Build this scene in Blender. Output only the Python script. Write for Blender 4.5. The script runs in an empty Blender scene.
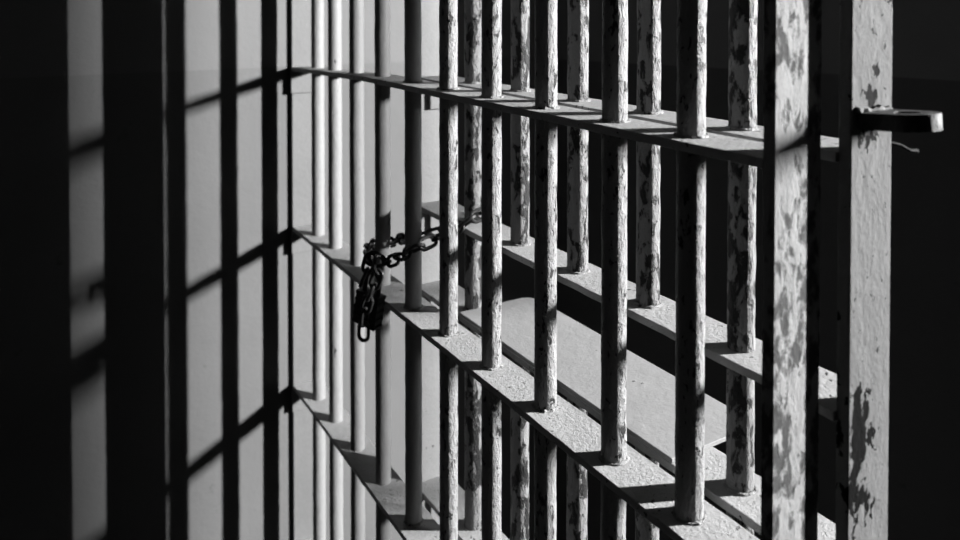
import bpy, bmesh, math, random
from mathutils import Vector, Matrix
random.seed(7)
S = bpy.context.scene
COL = S.collection
R = math.radians

# ------------------------------------------------------------------ frame of the place
# x = across the bars (to the right, into the cell), y = along the rails towards the end wall (y = 0),
# z = up.  EYE is the camera height above the floor.
EYE = 1.60
CEIL = 2.62
FPX = 780.0
TH = math.atan(465 / FPX)
A_OFF = 0.4725                       # camera to fixed grille
CAM_Y = -1.441
Z_TOP, Z_MID, Z_LOW = EYE - .1067, EYE - .4192, EYE - .7205
Z_SLOT = EYE - .297
PB = .066                            # plane of the door
PL_T = .0075                         # rail thickness
PL_HW = .026                         # rail half width
BAR_R = .0117

# ------------------------------------------------------------------ helpers
def new_obj(name, bm, mat, parent=None, smooth=True, bevel=0):
    me = bpy.data.meshes.new(name)
    bmesh.ops.recalc_face_normals(bm, faces=bm.faces)
    bm.to_mesh(me); bm.free()
    o = bpy.data.objects.new(name, me); COL.objects.link(o)
    me.materials.append(mat)
    if smooth and not bevel:
        for p in me.polygons: p.use_smooth = True
        try: me.set_sharp_from_angle(angle=R(35))
        except Exception: pass
    if parent: o.parent = parent
    if bevel:
        m = o.modifiers.new('bevel', 'BEVEL'); m.width = bevel; m.segments = 2
        m.limit_method = 'ANGLE'; m.angle_limit = R(40)
    return o

def empty(name, loc, label, cat, group=None):
    o = bpy.data.objects.new(name, None); COL.objects.link(o)
    o.location = loc; o.empty_display_size = .05
    tag(o, label, cat, group)
    return o

def tag(o, label=None, cat=None, group=None, kind=None):
    if label: o['label'] = label
    if cat: o['category'] = cat
    if group: o['group'] = group
    if kind: o['kind'] = kind
    return o

def box(bm, x0, x1, y0, y1, z0, z1):
    r = bmesh.ops.create_cube(bm, size=1)
    for v in r['verts']:
        v.co = Vector((x0 + (v.co.x + .5) * (x1 - x0), y0 + (v.co.y + .5) * (y1 - y0), z0 + (v.co.z + .5) * (z1 - z0)))
    return r['verts']

def tube(bm, pts, rad, n=10, closed=False):
    pts = [Vector(p) for p in pts]
    rings = []
    N = len(pts)
    prev = None
    for i, p in enumerate(pts):
        if closed: t = (pts[(i + 1) % N] - pts[i - 1]).normalized()
        else: t = (pts[min(i + 1, N - 1)] - pts[max(i - 1, 0)]).normalized()
        if prev is None:
            a = Vector((0, 0, 1)) if abs(t.z) < .9 else Vector((1, 0, 0))
            u = t.cross(a).normalized()
        else:
            u = (prev - t * prev.dot(t)).normalized()
        prev = u
        w = t.cross(u)
        rr = rad[i] if isinstance(rad, (list, tuple)) else rad
        rings.append([bm.verts.new(p + rr * (math.cos(2 * math.pi * k / n) * u + math.sin(2 * math.pi * k / n) * w)) for k in range(n)])
    for i in range(N if closed else N - 1):
        a, b = rings[i], rings[(i + 1) % N]
        for k in range(n):
            bm.faces.new((a[k], a[(k + 1) % n], b[(k + 1) % n], b[k]))
    if not closed:
        bm.faces.new(rings[0][::-1]); bm.faces.new(rings[-1])

def prism(bm, outline, z0, z1):
    lo = [bm.verts.new((x, y, z0)) for x, y in outline]
    hi = [bm.verts.new((x, y, z1)) for x, y in outline]
    n = len(outline)
    bm.faces.new(lo[::-1]); bm.faces.new(hi)
    for i in range(n): bm.faces.new((lo[i], lo[(i + 1) % n], hi[(i + 1) % n], hi[i]))

# ------------------------------------------------------------------ materials
def nodes(name):
    m = bpy.data.materials.new(name); m.use_nodes = True
    nt = m.node_tree; nt.nodes.clear()
    out = nt.nodes.new('ShaderNodeOutputMaterial')
    b = nt.nodes.new('ShaderNodeBsdfPrincipled')
    nt.links.new(b.outputs[0], out.inputs[0])
    return m, nt, b

def math_n(nt, op, a, b=None, clamp=False):
    n = nt.nodes.new('ShaderNodeMath'); n.operation = op; n.use_clamp = clamp
    for i, v in enumerate((a, b)):
        if v is None: continue
        if isinstance(v, (int, float)): n.inputs[i].default_value = v
        else: nt.links.new(v, n.inputs[i])
    return n.outputs[0]

def noise(nt, vec, scale, detail=6, rough=.6, dist=0):
    n = nt.nodes.new('ShaderNodeTexNoise')
    n.inputs['Scale'].default_value = scale; n.inputs['Detail'].default_value = detail
    n.inputs['Roughness'].default_value = rough; n.inputs['Distortion'].default_value = dist
    nt.links.new(vec, n.inputs['Vector'])
    return n.outputs[0]

def step(nt, v, a, b):
    n = nt.nodes.new('ShaderNodeMapRange')
    n.interpolation_type = 'SMOOTHSTEP'
    n.inputs['From Min'].default_value = a; n.inputs['From Max'].default_value = b
    nt.links.new(v, n.inputs['Value'])
    return n.outputs[0]

def mix(nt, f, a, b):
    n = nt.nodes.new('ShaderNodeMix'); n.data_type = 'RGBA'
    nt.links.new(f, n.inputs[0])
    for i, v in ((6, a), (7, b)):
        if isinstance(v, (int, float)): n.inputs[i].default_value = (v, v, v, 1)
        else: nt.links.new(v, n.inputs[i])
    return n.outputs[2]

def grey(v): return (v, v, v, 1)

def coords(nt, stretch=(1, 1, 1), jitter=True):
    tc = nt.nodes.new('ShaderNodeTexCoord')
    mp = nt.nodes.new('ShaderNodeMapping'); mp.inputs['Scale'].default_value = stretch
    nt.links.new(tc.outputs['Object'], mp.inputs['Vector'])
    if not jitter: return mp.outputs[0], tc.outputs['Object']
    oi = nt.nodes.new('ShaderNodeObjectInfo')
    k = math_n(nt, 'MULTIPLY', oi.outputs['Random'], 61.0)
    cb = nt.nodes.new('ShaderNodeCombineXYZ')
    for i in range(3): nt.links.new(k, cb.inputs[i])
    ad = nt.nodes.new('ShaderNodeVectorMath'); ad.operation = 'ADD'
    nt.links.new(mp.outputs[0], ad.inputs[0]); nt.links.new(cb.outputs[0], ad.inputs[1])
    return ad.outputs[0], tc.outputs['Object']

ALB = .62                            # the paint is darker than the hard light makes it look
def painted_steel(name, paint=.55, under=.05, chip=(.56, .60), scale=45, stretch=(1, 1, .45), bump=.0016, mottle=.25,
                  rough=.55, patches=None, streak=0.0, fine=260, lump=70, spec=.15):
    m, nt, b = nodes(name)
    v, raw = coords(nt, stretch)
    n1 = noise(nt, v, scale, 8, .62, .3)
    n2 = noise(nt, v, scale * .28, 5, .6)
    n3 = noise(nt, v, fine, 4, .7)
    n4 = noise(nt, v, lump, 4, .55, .5)
    src = math_n(nt, 'ADD', math_n(nt, 'MULTIPLY', n1, .68), math_n(nt, 'MULTIPLY', n2, .32))
    if patches:
        sp = nt.nodes.new('ShaderNodeSeparateXYZ'); nt.links.new(raw, sp.inputs[0])
        for (axis_c, zc, rx, rz, amt) in patches:     # local worn areas: centre (x, z), radii, strength
            dx = math_n(nt, 'DIVIDE', math_n(nt, 'SUBTRACT', sp.outputs[0], axis_c), rx)
            dz = math_n(nt, 'DIVIDE', math_n(nt, 'SUBTRACT', sp.outputs[2], zc), rz)
            d = math_n(nt, 'SQRT', math_n(nt, 'ADD', math_n(nt, 'MULTIPLY', dx, dx), math_n(nt, 'MULTIPLY', dz, dz)))
            k = math_n(nt, 'MULTIPLY', math_n(nt, 'SUBTRACT', 1.0, d, True), amt)
            src = math_n(nt, 'ADD', src, k)
    mask = step(nt, src, *chip)
    shade = math_n(nt, 'ADD', 1 - mottle, math_n(nt, 'MULTIPLY', n2, 2 * mottle))
    shade = math_n(nt, 'MULTIPLY', shade, math_n(nt, 'ADD', .8, math_n(nt, 'MULTIPLY', n3, .4)))
    pc = math_n(nt, 'MULTIPLY', shade, paint * ALB)
    uc = math_n(nt, 'MULTIPLY', math_n(nt, 'ADD', .4, n3), under * ALB)
    c = mix(nt, mask, pc, uc)
    nt.links.new(c, b.inputs['Base Color'])
    rr = math_n(nt, 'ADD', math_n(nt, 'MULTIPLY', n3, .3), rough - .15)
    nt.links.new(rr, b.inputs['Roughness'])
    b.inputs['Specular IOR Level'].default_value = spec
    h = math_n(nt, 'SUBTRACT', math_n(nt, 'ADD', math_n(nt, 'MULTIPLY', n4, 1.0), math_n(nt, 'MULTIPLY', n3, .45)),
               math_n(nt, 'MULTIPLY', mask, .55))
    bp = nt.nodes.new('ShaderNodeBump'); bp.inputs['Strength'].default_value = 1
    bp.inputs['Distance'].default_value = bump
    nt.links.new(h, bp.inputs['Height']); nt.links.new(bp.outputs[0], b.inputs['Normal'])
    return m

M_BAR = painted_steel('bar_paint', .27, .025, (.555, .585), 170, (1, 1, .45), .0055, .12, fine=520, lump=170)
M_BAR_WORN = painted_steel('worn_bar_paint', .23, .022, (.50, .54), 95, (1, 1, .45), .0050, .15, fine=520, lump=170)
M_BAR_FAR = painted_steel('smooth_bar_paint', .235, .04, (.64, .68), 60, (1, 1, .5), .0008, .12)
M_RAIL = painted_steel('rail_paint', .36, .04, (.60, .625), 170, (1, 1, 1), .0011, .22, fine=620, lump=230)
M_POST = painted_steel('mottled_post_paint', .30, .085, (.47, .56), 95, (1, 1, .5), .0014, .22, rough=.8, spec=.02, fine=300)
M_STILE = painted_steel('stile_paint', .165, .006, (.605, .625), 150, (1, 1, .6), .0013, .10, rough=.8, spec=.02, fine=300, lump=80,
                        patches=[(-.014, EYE - .295, .018, .040, .19), (-.004, EYE - .318, .018, .028, .20), (-.017, EYE - .345, .014, .07, .18),
                                 (-.002, EYE - .365, .014, .024, .15), (-.004, EYE - .066, .016, .016, .25), (-.006, EYE - .097, .026, .016, .17),
                                 (.004, EYE - .050, .007, .008, .22), (.0, EYE - .03, .03, .05, .03)])
M_TRAY = painted_steel('tray_paint', .29, .03, (.645, .665), 70, (1, 1, 1), .0006, .12, rough=.5)
M_WPOST = painted_steel('smooth_post_paint', .145, .05, (.70, .72), 30, (1, 1, 1), .0006, .10, rough=.6)
M_RUST = painted_steel('rusty_steel', .026, .012, (.5, .6), 60, (1, 1, .6), .002, .3, rough=.6)
M_CHAIN = painted_steel('dark_chain_steel', .022, .012, (.5, .6), 120, (1, 1, 1), .0003, .2, rough=.42)

def wall_mat(name, upper, lower, line):
    m, nt, b = nodes(name)
    g = nt.nodes.new('ShaderNodeNewGeometry')
    sp = nt.nodes.new('ShaderNodeSeparateXYZ'); nt.links.new(g.outputs['Position'], sp.inputs[0])
    v = g.outputs['Position']
    n1 = noise(nt, v, 3.5, 6, .6); n2 = noise(nt, v, 60, 5, .6); n3 = noise(nt, v, 14, 5, .65)
    wob = math_n(nt, 'ADD', sp.outputs[2], math_n(nt, 'MULTIPLY', math_n(nt, 'SUBTRACT', n3, .5), .003))
    f = step(nt, wob, line - .0012, line + .0012)
    base = mix(nt, f, lower, upper)
    k = math_n(nt, 'ADD', .86, math_n(nt, 'MULTIPLY', n1, .28))
    k = math_n(nt, 'MULTIPLY', k, math_n(nt, 'SUBTRACT', 1.0, math_n(nt, 'MULTIPLY', step(nt, n3, .66, .74), .25)))
    mm = nt.nodes.new('ShaderNodeMix'); mm.data_type = 'RGBA'; mm.blend_type = 'MULTIPLY'
    mm.inputs[0].default_value = 1
    nt.links.new(base, mm.inputs[6]); nt.links.new(k, mm.inputs[7])
    nt.links.new(mm.outputs[2], b.inputs['Base Color'])
    b.inputs['Roughness'].default_value = .75
    b.inputs['Specular IOR Level'].default_value = .05
    bp = nt.nodes.new('ShaderNodeBump'); bp.inputs['Distance'].default_value = .0008
    nt.links.new(math_n(nt, 'ADD', n2, n3), bp.inputs['Height']); nt.links.new(bp.outputs[0], b.inputs['Normal'])
    return m
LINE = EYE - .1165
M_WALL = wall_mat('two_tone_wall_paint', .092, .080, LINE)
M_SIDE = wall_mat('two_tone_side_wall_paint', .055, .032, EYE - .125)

def plain(name, v, rough=.8):
    m, nt, b = nodes(name)
    p, raw = coords(nt, jitter=False)
    n = noise(nt, p, 9, 6, .6)
    c = math_n(nt, 'MULTIPLY', math_n(nt, 'ADD', .7, math_n(nt, 'MULTIPLY', n, .6)), v)
    nt.links.new(c, b.inputs['Base Color']); b.inputs['Roughness'].default_value = rough; b.inputs['Specular IOR Level'].default_value = .05
    bp = nt.nodes.new('ShaderNodeBump'); bp.inputs['Distance'].default_value = .002
    nt.links.new(n, bp.inputs['Height']); nt.links.new(bp.outputs[0], b.inputs['Normal'])
    return m
M_WIRE = plain('black_wire', .003)
M_FLOOR = plain('concrete_floor', .02)
M_CEIL = plain('plaster_ceiling', .02)

# ------------------------------------------------------------------ the room
def struct(name, bm, m):
    o = new_obj(name, bm, m, smooth=False); o['kind'] = 'structure'; return o
bm = bmesh.new(); box(bm, -3.2, 4.6, -5.6, .2, -.1, 0); struct('floor', bm, M_FLOOR)
bm = bmesh.new(); box(bm, -3.2, 4.6, -5.6, .2, CEIL, CEIL + .1); struct('ceiling', bm, M_CEIL)
bm = bmesh.new(); box(bm, -3.2, 4.6, .01, .2, 0, CEIL); struct('wall_back', bm, M_WALL)
WR_END = .81                         # the side wall stops here: light falls in past its end
def wx(q): return .60 + .36 * q
bm = bmesh.new()
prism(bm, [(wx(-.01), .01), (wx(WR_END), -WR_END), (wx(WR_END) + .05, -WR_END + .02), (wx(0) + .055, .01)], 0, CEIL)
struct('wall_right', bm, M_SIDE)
# added unseen wall pieces that block and shape the light through two tall openings
W_X = 2.0
OPEN = [(1.675, 1.95), (2.30, 2.70)]
for nm, q0, q1 in (('blocker_wall_outer', -.01, OPEN[0][0]), ('blocker_wall_between', OPEN[0][1], OPEN[1][0]), ('blocker_wall_near', OPEN[1][1], 5.6)):
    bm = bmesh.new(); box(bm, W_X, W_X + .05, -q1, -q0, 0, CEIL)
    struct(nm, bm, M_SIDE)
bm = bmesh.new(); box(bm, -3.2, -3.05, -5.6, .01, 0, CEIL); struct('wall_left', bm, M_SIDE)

# ------------------------------------------------------------------ fixed grille
def pt(q): return -q
A_BARS = [.0716, .160, .2599, .3628, .4672, .5700, .6745, .7820, .8900, .9845]
A_END = 1.0810
B_BARS = [.519, .635, .751, .864, .980]
B_JAMB, B_POST = .390, 1.0935
RAILS = [Z_TOP + .31, Z_TOP, Z_MID, Z_LOW, Z_LOW - .305, Z_LOW - .61]

def rail(parent, px, q0, q1, zt, seed, name='cross_rail', hw=PL_HW):
    rnd = random.Random(seed)
    bm = bmesh.new()
    n = 60
    lo, hi = [], []
    for i in range(n + 1):
        y = -(q0 + (q1 - q0) * i / n)
        j = rnd.uniform(-.0005, .0005); k = rnd.uniform(-.0005, .0005)
        lo.append((px - hw + j, y)); hi.append((px + hw + k, y))
    ring = []
    z0 = zt
    for i in range(n + 1):
        a, b = lo[i], hi[i]
        zt = z0 - (.010 * max(0, 1 + a[1] / .35) if (z0 == Z_TOP and px == 0) else 0)    # the top rail dips at its far end
        ring.append([bm.verts.new((a[0], a[1], zt - PL_T)), bm.verts.new((b[0], b[1], zt - PL_T)),
                     bm.verts.new((b[0], b[1], zt)), bm.verts.new((a[0], a[1], zt))])
    for i in range(n):
        for k in range(4):
            bm.faces.new((ring[i][k], ring[i][(k + 1) % 4], ring[i + 1][(k + 1) % 4], ring[i + 1][k]))
    bm.faces.new(ring[0]); bm.faces.new(ring[-1][::-1])
    return new_obj(name, bm, M_RAIL, parent, smooth=False, bevel=.0008)

def bar(parent, px, q, z0, z1, mat, seed, rad=BAR_R):
    rnd = random.Random(seed)
    bm = bmesh.new()
    n = max(6, int((z1 - z0) / .02)); pts = []; rs = []
    for i in range(n + 1):
        pts.append((rnd.uniform(-.0003, .0003), rnd.uniform(-.0003, .0003), z0 + (z1 - z0) * i / n))
        rs.append(rad * rnd.uniform(.99, 1.012))
    tube(bm, pts, rs, 28)
    o = new_obj('bar', bm, mat, parent)
    o.location = (px, -q, 0)
    return o

def weld(parent, px, q, zt, seed, rad=BAR_R):
    rnd = random.Random(seed)
    bm = bmesh.new()
    pts = []; rs = []
    for i in range(28):
        a = 2 * math.pi * i / 28
        pts.append(((rad + .0006) * math.cos(a), (rad + .0006) * math.sin(a), rnd.uniform(-.0004, .0006)))
        rs.append(.0017 * rnd.uniform(.6, 1.5))
    tube(bm, pts, rs, 8, closed=True)
    o = new_obj('weld', bm, M_BAR, parent); o.location = (px, -q, zt)
    return o

grille = empty('jail_grille', (0, 0, 0), 'fixed steel grille of round bars ending at the blotchy flat post', 'bars')
for i, z in enumerate(RAILS): rail(grille, 0, 0.0, A_END - .004, z, i)
for i, q in enumerate(A_BARS):
    bar(grille, 0, q, 0, CEIL, M_BAR if q > .5 else M_BAR_FAR, 20 + i)
    if q > .4:
        for z in (Z_TOP, Z_MID, Z_LOW): weld(grille, 0, q, z, 300 + i)
# end post: flat bar, its broad side square to the rails
bm = bmesh.new(); box(bm, -.0255, .0255, -.0049, .0049, 0, CEIL)
o = new_obj('end_post', bm, M_POST, grille, bevel=.0012); o.location = (0, -A_END, 0)
o['label'] = 'flat end post with blotchy flaking paint'
bm = bmesh.new(); box(bm, -.0255, .0265, 0, .01, 0, CEIL)
o = new_obj('wall_post', bm, M_WPOST, grille, bevel=.001)
o['label'] = 'smooth grey post fixed against the end wall'
for z in RAILS[:5]:
    bm = bmesh.new(); zz = z - (.0098 if z == Z_TOP else 0); box(bm, -.029, .024, -.006, 0, zz - PL_T - .042, zz - PL_T)
    new_obj('rail_bracket', bm, M_WPOST, grille, bevel=.001)

# ------------------------------------------------------------------ door behind it
door = empty('jail_door', (PB, -B_JAMB, 0), 'barred steel door with food slot shelf and eye plate, behind the fixed grille', 'door')
def dpart(o):
    o.location = Vector(o.location) - door.location; return o
for i, z in enumerate(RAILS + [Z_SLOT]):
    o = rail(door, PB, B_JAMB + .005, B_POST - .005, z, 60 + i, 'slot_rail' if z == Z_SLOT else 'cross_rail', .0275); dpart(o)
for i, q in enumerate(B_BARS):
    if i in (0, 4):
        dpart(bar(door, PB, q, .06, CEIL - .1, M_BAR_WORN, 80 + i))
    else:
        dpart(bar(door, PB, q, Z_SLOT - PL_T, CEIL - .1, M_BAR_WORN, 80 + i))
        dpart(bar(door, PB, q, .06, Z_MID - .001, M_BAR_WORN, 90 + i))
    for z in ((Z_TOP, Z_MID) if i in (0, 4) else (Z_TOP, Z_SLOT)): dpart(weld(door, PB, q, z, 400 + i))
for q, nm in ((B_JAMB, 'hinge_stile'), (B_POST, 'lock_stile')):
    bm = bmesh.new(); box(bm, -.025, .025, -.0051, .0051, .03, CEIL - .06)
    o = new_obj(nm, bm, M_STILE if q == B_POST else M_TRAY, door, bevel=.0012); o.location = (PB, -q, 0); dpart(o)
    if q == B_POST: o['label'] = 'flat pale stile with dark chips and a welded eye plate'
for z in RAILS[:5] + [Z_SLOT]:
    bm = bmesh.new(); box(bm, -.006, .024, -.008, 0, z - PL_T - .042, z - PL_T)
    o = new_obj('rail_bracket', bm, M_TRAY, door, bevel=.001); o.location = (PB, -B_JAMB - .0052, 0); dpart(o)
# shelf of the food slot: thin plate with rounded far corners
def shelf(x0, x1, q0, q1, r, z0, z1):
    out = []
    out.append((x0, -q0)); out.append((x0, -q1))
    for cx, cq, a0 in ((x1 - r, q1 - r, -90), (x1 - r, q0 + r, 0)):
        for k in range(9):
            a = R(a0 + 90 * k / 8)
            out.append((cx + r * math.cos(a), -cq + r * math.sin(a)))
    bm = bmesh.new(); prism(bm, out, z0, z1); return bm
o = new_obj('food_shelf', shelf(PB - .027, .157, .528, .925, .02, Z_MID, Z_MID + .0045), M_TRAY, door, bevel=.0008); dpart(o)
# eye plate on the lock stile
bm = bmesh.new()
xw0, xw1, L, hr = -.019, .021, .047, .0085
rt = (xw1 - xw0) / 2
out = [(xw0, 0)] + [(rt * math.cos(R(180 + 180 * k / 20)) + (xw0 + xw1) / 2, -L + rt + rt * math.sin(R(180 + 180 * k / 20))) for k in range(21)]
out.append((xw1, 0))
hc = ((xw0 + xw1) / 2, -L + .021)
def ringed(bm, out, hc, hr, z0, z1, n=24):
    from mathutils.geometry import tessellate_polygon
    hole = [(hc[0] + hr * math.cos(2 * math.pi * k / n), hc[1] + hr * math.sin(2 * math.pi * k / n)) for k in range(n)]
    pts2 = [Vector((x, y, 0)) for x, y in out]; h2 = [Vector((x, y, 0)) for x, y in hole]
    allp = out + hole
    lo = [bm.verts.new((x, y, z0)) for x, y in allp]; hi = [bm.verts.new((x, y, z1)) for x, y in allp]
    for t in tessellate_polygon([pts2, h2]):
        bm.faces.new([hi[i] for i in t]); bm.faces.new([lo[i] for i in t][::-1])
    no = len(out)
    for i in range(no): bm.faces.new((lo[i], lo[(i + 1) % no], hi[(i + 1) % no], hi[i]))
    for i in range(n):
        a, b = no + i, no + (i + 1) % n
        bm.faces.new((lo[b], lo[a], hi[a], hi[b]))
ringed(bm, out, hc, hr, -.012, 0)
o = new_obj('eye_plate', bm, M_RUST, door, bevel=.001)
o.location = (PB, -B_POST - .0048, EYE - .0775); o.rotation_euler = (R(-4.0), 0, 0); dpart(o)
o['label'] = 'thick steel eye plate with a round hole'
# weld bead where the eye plate meets the stile
bm = bmesh.new()
rb = random.Random(5)
tube(bm, [(xw0 + (xw1 - xw0) * k / 14, rb.uniform(-.0006, .0004), rb.uniform(-.0008, .0010)) for k in range(15)], [.0026 * rb.uniform(.6, 1.3) for k in range(15)], 8)
o = new_obj('weld', bm, M_STILE, door); o.location = (PB, -B_POST - .0055, EYE - .0770); dpart(o)
# bent wire behind the stile
bm = bmesh.new()
tube(bm, [(0, 0, 0), (.012, -.004, -.003), (.022, -.006, -.008), (.030, -.006, -.009)], [.0013, .0013, .0014, .0022], 8)
o = new_obj('wire_stub', bm, M_WIRE, door); o.location = (PB + .024, -B_POST - .001, EYE - .103); dpart(o)

# ------------------------------------------------------------------ chain and padlock
def link_bm(L=.031, W=.019, d=.0052):
    bm = bmesh.new()
    r = (W - d) / 2; h = (L - d) / 2 - r
    pts = []
    for k in range(9):
        a = R(180 * k / 8); pts.append((r * math.cos(a), 0, h + r * math.sin(a)))
    for k in range(9):
        a = R(180 + 180 * k / 8); pts.append((r * math.cos(a), 0, -h + r * math.sin(a)))
    tube(bm, pts, d / 2, 8, closed=True)
    return bm
chain = empty('chain', (0, -.36, Z_MID), 'dark steel chain looped around the grille bar and the door bar', 'chain')
proto = [None]
def link(p, d, roll):
    d = Vector(d).normalized()
    a = Vector((0, 0, 1)) if abs(d.z) < .9 else Vector((0, 1, 0))
    u = d.cross(a).normalized(); w = u.cross(d)
    c, s = math.cos(roll), math.sin(roll)
    u2 = u * c + w * s; w2 = d.cross(u2)
    m = Matrix((u2, w2, d)).transposed().to_4x4()
    if proto[0] is None:
        o = new_obj('link', link_bm(), M_CHAIN, chain); proto[0] = o
    else:
        o = proto[0].copy(); COL.objects.link(o); o.parent = chain
    m.translation = Vector(p) - chain.location
    o.matrix_local = m
def run(pts, pitch=.0205, r0=.4):
    pts = [Vector(p) for p in pts]
    # catmull-rom resample
    dense = []
    for i in range(len(pts) - 1):
        p0 = pts[max(i - 1, 0)]; p1 = pts[i]; p2 = pts[i + 1]; p3 = pts[min(i + 2, len(pts) - 1)]
        for k in range(24):
            t = k / 24
            dense.append(.5 * ((2 * p1) + (-p0 + p2) * t + (2 * p0 - 5 * p1 + 4 * p2 - p3) * t * t + (-p0 + 3 * p1 - 3 * p2 + p3) * t ** 3))
    dense.append(pts[-1])
    knots = [dense[0]]
    for p in dense:
        if (p - knots[-1]).length >= pitch: knots.append(p)
    for i in range(len(knots) - 1):
        link((knots[i] + knots[i + 1]) / 2, knots[i + 1] - knots[i], r0 + (math.pi / 2 if i % 2 else 0) + random.uniform(-.2, .2))
#CHAIN_BEGIN
RUNS = [
    [(-.052, -.4511, 1.2386), (-.036, -.4555, 1.244), (-.028, -.4807, 1.2567), (-.0265, -.5211, 1.2796), (-.012, -.533, 1.2884),
     (.012, -.5269, 1.2924), (.028, -.5364, 1.3018), (.040, -.5500, 1.3115), (.045, -.5560, 1.3200), (.062, -.5550, 1.3230),
     (.084, -.5217, 1.3130), (.094, -.4795, 1.2960), (.085, -.4545, 1.2848), (.060, -.4517, 1.2761), (.040, -.4401, 1.2689),
     (.030, -.4079, 1.2578), (.028, -.3678, 1.245), (.026, -.3257, 1.2284), (.008, -.3102, 1.2266), (-.018, -.3522, 1.2342),
     (-.040, -.4085, 1.2385), (-.052, -.4380, 1.2386)],
    [(-.050, -.4641, 1.2560), (-.058, -.4788, 1.2369), (-.062, -.4685, 1.2148), (-.066, -.4560, 1.1897), (-.066, -.4490, 1.1679), (-.066, -.4470, 1.1400)],
    [(-.040, -.4544, 1.2440), (-.043, -.4470, 1.2580), (-.056, -.4400, 1.2500), (-.062, -.4460, 1.2283), (-.072, -.4330, 1.2040)],
]
#CHAIN_END
for k, r_ in enumerate(RUNS): run(r_, r0=.4 + .3 * k)

lock = empty('padlock', (-.052, -.425, 1.152), 'black padlock hanging from the chain in front of the middle rail', 'padlock')
bm = bmesh.new()
for k in range(9):                    # laminated body
    e = .0006 if k % 2 else 0
    box(bm, -.0095 + e, .0095 - e, -.020 + e, .020 - e, .0052 * k, .0052 * k + .0053)
o = new_obj('lock_body', bm, M_CHAIN, lock, bevel=.0008)
bm = bmesh.new()
pts = [(0, -.012, .044), (0, -.012, .064)] + [(0, -.012 * math.cos(R(180 * k / 10)), .064 + .012 * math.sin(R(180 * k / 10))) for k in range(1, 10)] + [(0, .012, .064), (0, .012, .044)]
tube(bm, pts, .0034, 12)
o = new_obj('shackle', bm, M_CHAIN, lock)
lock.rotation_euler = (R(10), 0, R(28))

# ------------------------------------------------------------------ light
def window_light(name, loc, tgt, power, wide, tall):
    l = bpy.data.lights.new(name, 'AREA'); l.energy = power; l.shape = 'RECTANGLE'
    l.size = wide; l.size_y = tall
    o = bpy.data.objects.new(name, l); COL.objects.link(o)
    o.location = loc
    d = Vector(tgt) - Vector(loc); d.z = 0
    o.rotation_euler = d.to_track_quat('-Z', 'Y').to_euler()
    return o
TURN = R(4)
X_HAT = Vector((math.cos(TH - TURN), -math.sin(TH - TURN), 0))
T1 = Vector((0, -.75, EYE - .35))
S1 = T1 + X_HAT * 3.2; S1.z = EYE + .62
S2 = Vector((3.0, -3.80, EYE + .85))
window_light('daylight_first_window', S1, T1, 980, .05, .72)
window_light('daylight_second_window', S2, (-.10, 0, EYE), 1550, .10, .32)
w = bpy.data.worlds.new('world'); S.world = w; w.use_nodes = True
w.node_tree.nodes['Background'].inputs[0].default_value = grey(1)
w.node_tree.nodes['Background'].inputs[1].default_value = .0001

# ------------------------------------------------------------------ camera
cd = bpy.data.cameras.new('camera'); cam = bpy.data.objects.new('camera', cd); COL.objects.link(cam)
PITCH = R(1.05)
cam.location = (-A_OFF, CAM_Y, EYE)
cam.rotation_euler = (math.pi / 2 - PITCH, 0, -TH)
cd.sensor_width = 36; cd.lens = 36 * FPX / 960
cd.shift_y = -(265 - FPX * math.tan(PITCH)) / 960
cd.clip_start = .02
cd.dof.use_dof = True; cd.dof.focus_distance = .80; cd.dof.aperture_fstop = 5.6
S.camera = cam
S.view_settings.view_transform = 'Standard'; S.view_settings.look = 'None'
S.view_settings.gamma = 1; S.view_settings.use_curve_mapping = False
S.view_settings.exposure = 0.0
